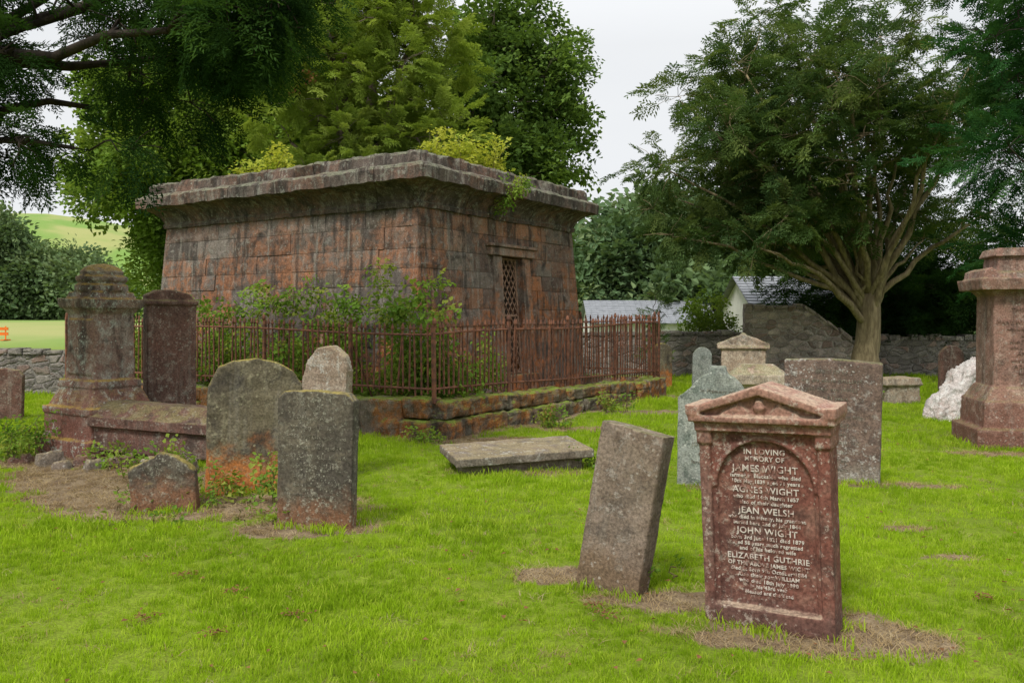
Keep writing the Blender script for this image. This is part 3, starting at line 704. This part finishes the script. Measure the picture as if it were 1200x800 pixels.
rubble('boundary_wall',(-18,16.6,0),(-8.3,17.8,0),[(0,.86),(1,.82)],mat=M['wall'])
rubble('boundary_wall',(1.5,22.2,0),(6.0,22.2,0),[(0,1.1),(1,1.12)],mat=M['wall'])
rubble('ruined_wall',(6.02,22.0,0),(8.95,21.7,0),[(0,1.80),(.5,1.82),(.56,1.72),(1,.72)],mat=M['wall2'])
rubble('boundary_wall',(9.0,22.3,0),(22,21.,0),[(0,1.0),(1,1.0)],mat=M['wall'])
def house(name,x0,x1,y0,y1,zb,ze,zr):
    e=empty(name,((x0+x1)/2,(y0+y1)/2,zb)); ym=(y0+y1)/2
    def par(o): o.parent=e; o.matrix_parent_inverse=Matrix.Translation(-e.location)
    mb=MB(); mb.box(x0,x1,y0,y1,zb,ze); k=len(mb.v)
    mb.v+=[(x0,y0,ze),(x0,y1,ze),(x0,ym,zr-.05),(x1,y0,ze),(x1,y1,ze),(x1,ym,zr-.05)]; mb.poly((k,k+1,k+2)); mb.poly((k+3,k+5,k+4)); par(mb.obj('walls',M['render']))
    mb=MB()
    for s_,ya in ((1,y0-.3),(-1,y1+.3)):
        nr=12
        for r in range(nr):
            f0=r/nr;f1=(r+1)/nr; za=ze-.15+(zr-ze+.15)*f0; zb_=ze-.15+(zr-ze+.15)*f1; yA=ya+(ym-ya)*f0;yB=ya+(ym-ya)*f1
            xx=x0-.2
            while xx<x1+.2:
                w=.3; k=len(mb.v); x2=min(xx+w-.012,x1+.2); mb.v+=[(xx,yA,za+.05+R.uniform(0,.01)),(x2,yA,za+.05),(x2,yB,zb_+.02),(xx,yB,zb_+.02),(xx,yA,za+.02),(x2,yA,za+.02)]
                mb.poly((k,k+1,k+2,k+3)); mb.poly((k+4,k+5,k+1,k)); xx+=w
        k=len(mb.v); mb.v+=[(x0-.2,ya,ze-.15),(x1+.2,ya,ze-.15),(x1+.2,ym,zr),(x0-.2,ym,zr)]; mb.poly((k,k+1,k+2,k+3))
    par(mb.obj('slate_roof',M['slate']))
    mb=MB()
    for fx in (.2,.5,.8):
        x=x0+(x1-x0)*fx; mb.box(x-.4,x+.4,y0-.03,y0+.05,zb+1.0,zb+2.1)
    par(mb.obj('windows',M['dark']))
house('slate_roofed_house',4.0,10.2,43,48,-2.4,1.35,2.4)
house('slate_roofed_house',7.3,10.,25.5,29.5,-1.2,1.9,2.85)
e=empty('safety_barrier',(-25.4,42,0)); zg=float(H(-25,42)); mb=MB()
for k in range(2):
    x=-26.7+k*1.0
    for z in (.25,.5): mb.box(x,x+.9,41.97,42.03,zg+z,zg+z+.14)
    for q in (.1,.75): mb.box(x+q,x+q+.05,41.98,42.02,zg,zg+.7); mb.box(x+q-.05,x+q+.1,41.7,42.3,zg,zg+.05)
o=mb.obj('rails',M['orange']); o.parent=e; o.matrix_parent_inverse=Matrix.Translation((25.4,-42,0))

# ------------------------------------------------------------ headstones
mb=MB()
mb.box(-.33,.33,-.05,.10,-.2,1.0); mb.box(-.335,.335,-.10,.11,-.2,.07)
for s_ in(-1,1):
    mb.box(min(s_*.275,s_*.335),max(s_*.275,s_*.335),-.095,.11,0,.93); mb.box(min(s_*.265,s_*.345),max(s_*.265,s_*.345),-.11,.12,.93,1.0)
    fr=[(-.28,.07),(-.250,.07),(-.250,.70)]+arcpts(0,.70,.250,180,90,10)[1:]+[(0,1.0),(-.28,1.0)]
    mb.extr([(x*-s_,z) for x,z in fr],-.070,.0)
    hd=arcpts(0,.70,.268,180,90,8)+arcpts(0,.70,.250,90,180,8); mb.extr([(x*-s_,z) for x,z in hd],-.082,0.)
mb.box(-.35,.35,-.12,.13,1.0,1.05); mb.box(-.375,.375,-.15,.15,1.05,1.085)
mb.extr([(-.36,1.08),(.36,1.08),(0,1.20)],-.10,.12)
for s_ in(-1,1):
    mb.extr([(s_*.38,1.08),(s_*.38,1.12),(0,1.245),(0,1.195)],-.15,.15)
    mb.extr([(s_*.05,1.10),(s_*.2,1.10),(s_*.10,1.15)],-.125,0)
    mb.box(min(s_*.33,s_*.385),max(s_*.33,s_*.385),-.155,.15,1.09,1.14)
mb.lathe([(.02,1.1),(.035,1.13),(.02,1.17)],8,0,-.11)
o=stoneobj('red_pedimented_headstone',mb,M['red'],(1.38,4.52,0),-31,2,-1.5,.0085,.005,.002)
L_=[('IN LOVING',.040,.878),('MEMORY OF',.034,.842),('JAMES WIGHT',.050,.786),('farmer in Blackside who died',.028,.754),('10th May 1839 aged 71 years',.027,.724),('AGNES WIGHT',.047,.674),('who died 14th March 1857',.028,.643),('also of their daughter',.028,.613),('JEAN WELSH',.047,.564),('who died in infancy, his grandson',.027,.533),('buried here 2nd of July 1844',.027,.504),('JOHN WIGHT',.047,.456),('born 3rd June 1821 died 1879',.028,.425),('aged 58 years much regretted',.027,.396),('and of his beloved wife',.028,.367),('ELIZABETH GUTHRIE',.042,.320),('OF THE ABOVE JAMES WIGHT',.029,.286),('died at Sorn 9th October 1884',.028,.256),('Also their son WILLIAM',.029,.226),('who died 18th July 1890',.028,.196),('in his 43rd year',.027,.167),('Blessed are the dead',.027,.138)]
for i,(t,s_,z) in enumerate(L_): text(o,t,s_,0,-.0545,z,M['let'],i+1,.0015,.0006)
def prof_slab(out,th):
    mb=MB(); mb.extr(out,-th/2,th/2); return mb
mb=prof_slab([(-.205,-.25),(.205,-.25),(.21,.93),(-.205,.95)],.16)
stoneobj('leaning_headstone',mb,M['buff'],(.60,5.12,0),-34,-5,8,.010,.012,.006)
out=[(-.34,-.2),(.34,-.2),(.36,.82),(.30,.86)]+arcpts(0,.80,.27,25,155,12)+[(-.30,.86),(-.36,.82)]
mb=prof_slab(out,.13); mb.extr([(-.09,1.05),(.09,1.05),(.07,1.13),(-.07,1.13)],-.06,.06)
o=stoneobj('grey_round_topped_headstone',mb,M['grey'],(1.92,8.1,0),-18,2,2,.013,.012,.006)
for i in range(9): text(o,R.choice(['In Memory of','JOHN MURDOCH','who died 1846','aged 54 years','Also Margaret Reid','his spouse','farmer in Blackside','JANET MURDOCH']),.05,0,-.067,.88-i*.085,M['let2'],i+1)
mb=prof_slab([(-.44,-.2),(.44,-.2),(.45,1.16),(.0,1.19),(-.44,1.17)],.13)
o=stoneobj('brown_flat_topped_headstone',mb,M['brown'],(3.1,8.3,0),-28,2,1,.014,.012,.006)
for i in range(12): text(o,R.choice(['ERECTED by','WILLIAM SMITH in memory of','AGNES BROWN his wife','who died 4th August 1838','aged 71 years','also their son JAMES','who died 1829','and the above WILLIAM']),.05,0,-.066,1.05-i*.085,M['let2'],i+1)
out=[(-.40,-.2),(.40,-.2),(.41,.98),(.33,1.10),(.18,1.18),(.0,1.215),(-.2,1.19),(-.33,1.13),(-.41,.95)]
stoneobj('mossy_round_topped_headstone',prof_slab(out,.17),M['olive'],(-2.36,7.75,0),22,-3,2,.013,.026,.010)
out=[(-.30,-.2),(.30,-.2),(.305,.98),(.25,1.03),(0,1.045),(-.25,1.03),(-.31,.98)]
o=stoneobj('dark_inscribed_headstone',prof_slab(out,.11),M['dgrey'],(-1.47,6.42,0),-14,1,1.5,.010,.01,.006)
for i,t in enumerate(['Erected by','ROBERT PATON','in memory of his Father','JAMES PATON who died','12th March 1831 aged 74','MARY CAMPBELL his wife','who died 4th June 1840','aged 81 years. Also','JEAN their daughter','who died in infancy']):
    text(o,t,.045 if i in(1,3,5) else .038,0,-.055,.90-i*.072,M['let2'],i+1)
out=[(-.22,-.2),(.24,-.2),(.24,1.08),(.19,1.22),(.05,1.31),(-.1,1.28),(-.2,1.15),(-.24,.98)]
stoneobj('small_worn_headstone',prof_slab(out,.14),M['tan'],(-1.92,8.6,0),-15,2,5,.014,.03,.01)
out=[(-.26,-.2),(.27,-.2),(.25,.30),(.12,.43),(-.02,.47),(-.15,.40),(-.27,.36)]
stoneobj('broken_headstone',prof_slab(out,.14),M['dgrey'],(-2.87,7.08,0),6,-4,-3,.012,.04,.012)
out=[(-.31,-.2),(.31,-.2),(.31,1.80),(.22,1.88),(.02,1.93),(-.18,1.93),(-.31,1.86)]
mb=prof_slab(out,.18); mb.box(-.33,.33,-.12,.12,1.74,1.79)
stoneobj('tall_red_headstone',mb,M['dred'],(-4.37,10.9,0),42,0,0,.016,.02,.006)
mb=MB()
mb.frus(-.2,.2,.98,.98,.98,.98); mb.frus(.18,.50,.86,.86,.84,.84); mb.frus(.48,.56,.88,.88,.88,.88);mb.frus(.55,.80,.80,.80,.60,.60); mb.frus(.78,.86,.66,.66,.62,.62)
mb.frus(.84,1.66,.53,.53,.50,.50); mb.frus(1.63,1.70,.52,.52,.62,.62); mb.frus(1.69,1.80,.64,.64,.68,.68); mb.frus(1.79,1.88,.54,.54,.5,.5)
mb.lathe([(.24,1.86),(.29,1.90),(.29,1.96),(.23,1.98),(.28,2.01),(.28,2.06),(.21,2.08),(.24,2.11),(.21,2.15),(.15,2.19),(.07,2.21)],16)
mb.box(-.20,.20,-.285,0,.93,1.56); mb.box(-.285,0,-.20,.20,.93,1.56)
stoneobj('pedestal_monument',mb,M['ped'],(-4.88,10.1,0),-28,0,1,.013,.018,.007)
mb=MB(); mb.frus(.0,.30,1.45,.62,1.45,.62); mb.hexa([(-.75,-.36,.28),(.75,-.36,.28),(.75,.36,.28),(-.75,.36,.28),(-.75,-.36,.40),(.75,-.36,.40),(.75,.36,.40),(-.75,.36,.40)])
mb.hexa([(-.73,-.34,.39),(.73,-.34,.39),(.73,.34,.39),(-.73,.34,.39),(-.68,-.14,.54),(.68,-.14,.54),(.68,.14,.54),(-.68,.14,.54)])
stoneobj('coped_tombstone',mb,M['dred'],(-3.95,9.75,.05),-9,0,3,.015,.025,.008)
for i,(x,y,s_) in enumerate([(-5.0,9.25,.14),(-4.6,9.2,.11),(-4.75,9.0,.08),(-4.15,9.1,.13),(-3.9,9.15,.09),(-5.35,9.3,.1),(-3.4,8.9,.12),(-2.1,10.2,.15),(-4.4,9.0,.1),(-3.65,9.0,.07)]):
    mb=MB(); mb.frus(-.5*s_,s_*.9,s_*2.4,s_*1.6,s_*1.6,s_*1.1); stoneobj('rubble_stone',mb,M['dred'] if i%2 else M['slab'],(x,y,0),R.uniform(0,90),R.uniform(-8,8),R.uniform(-8,8),.015,.06,.01)
out=[(-.26,-.2),(.26,-.2),(.27,.68),(.2,.76),(0,.80),(-.2,.76),(-.27,.66)]
stoneobj('small_round_headstone',prof_slab(out,.12),M['dred'],(-7.85,13.2,0),10,0,1,.02,.02,.006)
mb=MB(); mb.box(-.72,.72,-.38,.38,.16,.25); mb.box(-.62,.62,-.30,.30,-.1,.17)
o=stoneobj('flat_ledger_slab',mb,M['slab'],(.04,8.85,0),17,3,-1.5,.014,.016,.006)
mb=MB()
mb.frus(-.2,.22,1.45,1.1,1.45,1.1); mb.frus(.21,.55,1.28,.98,1.24,.94); mb.frus(.54,.72,1.22,.9,1.02,.74)
mb.frus(.70,1.88,.98,.70,.95,.68); mb.frus(1.86,1.93,.98,.7,1.1,.8); mb.frus(1.92,2.06,1.30,.96,1.34,1.0)
mb.frus(2.04,2.14,1.1,.8,1.0,.72); mb.frus(2.12,2.36,.86,.6,.80,.56); mb.frus(2.34,2.44,.92,.66,.84,.6)
mb.extr([(-.62,2.05),(-.44,2.05),(-.46,2.16),(-.52,2.2),(-.6,2.16)],-.40,.40); mb.extr([(.62,2.05),(.44,2.05),(.46,2.16),(.52,2.2),(.6,2.16)],-.40,.40)
o=stoneobj('sandstone_monument',mb,M['pink'],(6.48,10.75,0),-12,0,0,.015,.014,.006)
for i,t in enumerate(['Erected','THOMAS WILSON','in memory of','MARY WILSON ROBERTSON','who died 27th August 1862','aged 48 years.','Also THOMAS their son','who died 7th April 1867','JAMES WILSON','who died 2nd May 1888','AGNES WILSON','beloved daughter']): text(o,t,.066 if t.isupper() else .055,0,-.357,1.74-i*.078,M['let3'],i+1)
mb=MB(); mb.hexa([(-.42,-.3,-.1),(.5,-.3,-.1),(.5,.3,-.1),(-.42,.3,-.1),(.0,-.18,.72),(.40,-.2,.98),(.42,.2,.95),(.05,.2,.75)]); mb.hexa([(-.55,-.25,-.1),(.0,-.3,-.1),(.0,.3,-.1),(-.5,.3,-.1),(-.38,-.15,.32),(.0,-.2,.6),(.0,.2,.6),(-.3,.2,.35)])
stoneobj('white_boulder',mb,M['white'],(7.1,13.6,0),10,0,0,.02,.13,.04)
mb=MB(); mb.frus(-.1,.32,.7,.5,.66,.46); mb.frus(.31,.45,.78,.56,.70,.48)
stoneobj('low_stone_tomb',mb,M['tan'],(7.2,16.0,0),12,0,0,.02,.03,.01)
out=[(-.42,-.2),(.42,-.2),(.42,.95),(.5,.97),(.5,1.05),(.25,1.16),(0,1.24),(-.25,1.16),(-.5,1.05),(-.5,.97),(-.42,.95)]
mb=prof_slab(out,.2); mb.box(-.5,.5,-.14,.14,.95,1.0); mb.lathe([(.12,1.1),(.1,1.2),(.03,1.27)],10)
stoneobj('pale_pedimented_headstone',mb,M['pale'],(4.55,16.8,0),-10,0,0,.018,.02,.01)
mb=MB(); mb.frus(-.1,.45,1.0,.6,.95,.55); mb.frus(.44,.62,1.1,.7,1.15,.72); mb.frus(.6,.78,1.0,.6,.5,.25)
stoneobj('chest_tomb',mb,M['pale'],(4.2,14.6,0),-15,0,0,.018,.03,.01)
for (x,y,h,w,mt,nm) in ((3.3,18.9,1.0,.5,'olive','round_topped_headstone'),(4.2,18.9,.95,.42,'grey','round_topped_headstone'),(9.0,17.5,1.0,.5,'dred','round_topped_headstone')):
    out=[(-w/2,-.2),(w/2,-.2),(w/2,h-.2)]+arcpts(0,h-.25,w/2,0,180,10)+[(-w/2,h-.2)]
    stoneobj(nm,prof_slab(out,.12),M[mt],(x,y,0),R.uniform(-20,20),0,R.uniform(-2,2),.02,.02,.008)

# ------------------------------------------------------------ undergrowth
def undergrowth(name,spots,coll,seed,lsc=1.,stemmat=M['stem'],dens=22):
    rr=random.Random(seed); e=empty(name,spots[0][0:3]); mb=MB(); pts=[];rots=[];sc=[]
    for (x,y,z,h,rad,n) in spots:
        for k in range(n):
            a=rr.uniform(0,6.28);q=rad*math.sqrt(rr.random()); b0=Vector((x+q*math.cos(a),y+q*math.sin(a),z))
            hh=h*rr.uniform(.45,1.05); lean=Vector((rr.gauss(0,.22),rr.gauss(0,.22),0))*hh
            pl=bez(b0,b0+Vector((0,0,hh*.7))+lean*.2,b0+lean+Vector((0,0,hh)),7,.03,rr); mb.tube(pl,[.007*(1-.08*i) for i in range(8)],4)
            for i in range(int(dens*hh)):
                t=rr.uniform(.2,1.); p=pl[min(7,int(t*7))]; d=Vector((rr.gauss(0,1),rr.gauss(0,1),rr.gauss(0,.5))).normalized()
                pts.append(tuple(p+d*rr.uniform(.0,.10))); rots.append(dirrot(d,rr.uniform(-.8,.8))); sc.append(lsc*rr.uniform(.6,1.2))
    bp=Vector(spots[0][0:3])
    o=mb.obj('stems',stemmat); o.parent=e; o.matrix_parent_inverse=Matrix.Translation(-bp)
    f=scatter('leaves',pts,rots,sc,coll); f.parent=e; f.matrix_parent_inverse=Matrix.Translation(-bp)
sp=[]
for k in range(15):
    s_=.3+k*.52; p=F0+l_*s_+r_*R.uniform(.45,.9); sp.append((p.x,p.y,.2,R.uniform(.7,1.4),.4,5))
for s_,rr0,h in ((.3,.5,2.3),(.8,.7,2.6),(1.3,.8,2.2),(2.3,.8,2.4),(2.9,.7,2.3),(3.6,.8,1.9),(4.6,.8,1.9),(5.6,.8,1.8)):
    p=F0+l_*s_+r_*rr0; sp.append((p.x,p.y,.2,h,.22,3))
for s_ in (.6,1.4,2.1):
    p=F0+r_*s_+l_*.6; sp.append((p.x,p.y,.2,R.uniform(.8,1.2),.3,3))
undergrowth('bramble_bush',sp,P['bush'],61,1.0,dens=16)
cc=Vector((0,0,T+.8)); q0=corner(0,-.8)+cc; q1=corner(0,-1)+cc
undergrowth('roof_shrub',[tuple(q0+r_*.5)+(.7,.3,4),tuple(q0+r_*1.2)+(.85,.3,5),tuple(q0+r_*2.0)+(.85,.3,5),tuple(q0+r_*2.6)+(.5,.3,3),tuple(q1+l_*3.4)+(.7,.3,6),tuple(q1+l_*4.0)+(.5,.3,5)],P['yel'],62,1.1,dens=15)
q=corner(0,.42).lerp(corner(1,.42),.42); q2=corner(0,.30).lerp(corner(1,.30),.40)
undergrowth('cornice_fern',[(q.x,q.y,T+.3,.35,.12,5),(q2.x,q2.y,T+.1,.3,.1,4),(q.x+.2,q.y+.2,T+.5,.3,.1,4)],P['bush'],63,.7)
undergrowth('weeds',[(-5.55,9.6,0,.6,.2,6),(-5.3,9.3,0,.35,.2,4),(-2.3,7.3,0,.14,.3,7),(-2.7,7.5,0,.3,.1,2),(-2.0,7.2,0,.5,.05,2),(-3.6,8.6,0,.28,.3,7),(-4.3,8.9,0,.28,.3,5),(-2.9,6.8,0,.08,.4,9),(-1.9,6.6,0,.10,.3,7),(-3.3,7.4,0,.07,.5,9),(-1.1,10.6,0,.2,.3,8),(.6,12.4,0,.25,.3,8),(1.7,14.2,0,.3,.3,8),(.7,8.9,0,.2,.15,6),(.9,5.2,0,.08,.1,3),(6.4,16,0,.5,.4,8)],P['bush'],64,.6)
mb=MB()
for i in range(380):
    y=R.uniform(3,12);x=R.uniform(-.65,.65)*y; leafq(mb,(x,y,float(H(x,y))+.03),rdir(-.1,.2),R.uniform(.02,.045),R.uniform(.015,.03))
for (x,y) in ((-1.15,4.55),(-1.9,4.4),(-1.5,4.25),(-2.0,5.2),(.45,4.7),(.5,4.55),(-1.6,4.9),(2.6,4.7)):
    for k in range(32): leafq(mb,(x+R.gauss(0,.035),y+R.gauss(0,.035),float(H(x,y))+.03+R.random()*.015),rdir(-.2,.5),R.uniform(.015,.035),R.uniform(.008,.02))
mb.obj('fallen_leaves',M['brn'])

# ------------------------------------------------------------ world, sun, camera
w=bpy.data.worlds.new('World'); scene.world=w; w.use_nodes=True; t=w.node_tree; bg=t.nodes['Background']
sky=t.nodes.new('ShaderNodeTexSky'); sky.sky_type='NISHITA'; sky.sun_disc=False
el=52; sv=Vector((-.42,-.75,0)).normalized(); az=math.atan2(sv.x,sv.y)
sky.sun_elevation=D(el); sky.sun_rotation=az
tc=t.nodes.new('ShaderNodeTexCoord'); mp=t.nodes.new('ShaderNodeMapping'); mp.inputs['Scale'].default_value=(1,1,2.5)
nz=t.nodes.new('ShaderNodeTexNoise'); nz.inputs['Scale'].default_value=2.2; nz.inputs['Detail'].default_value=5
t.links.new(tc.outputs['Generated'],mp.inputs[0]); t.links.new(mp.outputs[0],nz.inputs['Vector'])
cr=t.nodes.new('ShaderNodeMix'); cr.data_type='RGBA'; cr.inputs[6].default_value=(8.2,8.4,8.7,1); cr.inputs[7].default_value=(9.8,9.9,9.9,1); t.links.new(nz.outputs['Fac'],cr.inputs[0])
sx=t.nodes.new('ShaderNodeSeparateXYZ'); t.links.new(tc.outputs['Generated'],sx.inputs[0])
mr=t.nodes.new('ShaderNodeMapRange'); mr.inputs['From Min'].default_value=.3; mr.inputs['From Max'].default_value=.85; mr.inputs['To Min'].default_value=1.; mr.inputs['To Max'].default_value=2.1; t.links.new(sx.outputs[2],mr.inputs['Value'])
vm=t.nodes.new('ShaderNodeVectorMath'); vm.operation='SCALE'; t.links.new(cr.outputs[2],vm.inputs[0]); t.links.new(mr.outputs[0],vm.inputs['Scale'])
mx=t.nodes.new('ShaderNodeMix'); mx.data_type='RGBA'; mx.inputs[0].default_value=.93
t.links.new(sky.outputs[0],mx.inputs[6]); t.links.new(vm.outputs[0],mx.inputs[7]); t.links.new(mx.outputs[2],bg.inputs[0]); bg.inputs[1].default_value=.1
sl=bpy.data.lights.new('sun','SUN'); sl.energy=3.3; sl.angle=D(11); sl.color=(1,.96,.89)
so=bpy.data.objects.new('sun',sl); COL.objects.link(so)
dv=Vector((sv.x*math.cos(D(el)),sv.y*math.cos(D(el)),math.sin(D(el)))); so.rotation_euler=dv.to_track_quat('Z','Y').to_euler(); so.location=(-6,-10,15)
cam=bpy.data.cameras.new('camera'); co=bpy.data.objects.new('camera',cam); COL.objects.link(co); co.location=(0,0,1.6); co.rotation_euler=(D(90),0,0)
cam.sensor_width=36; cam.lens=30; cam.shift_y=-.025; cam.clip_end=3000; cam.clip_start=.05
scene.camera=co
scene.view_settings.view_transform='Standard'; scene.view_settings.look='None'; scene.view_settings.exposure=0
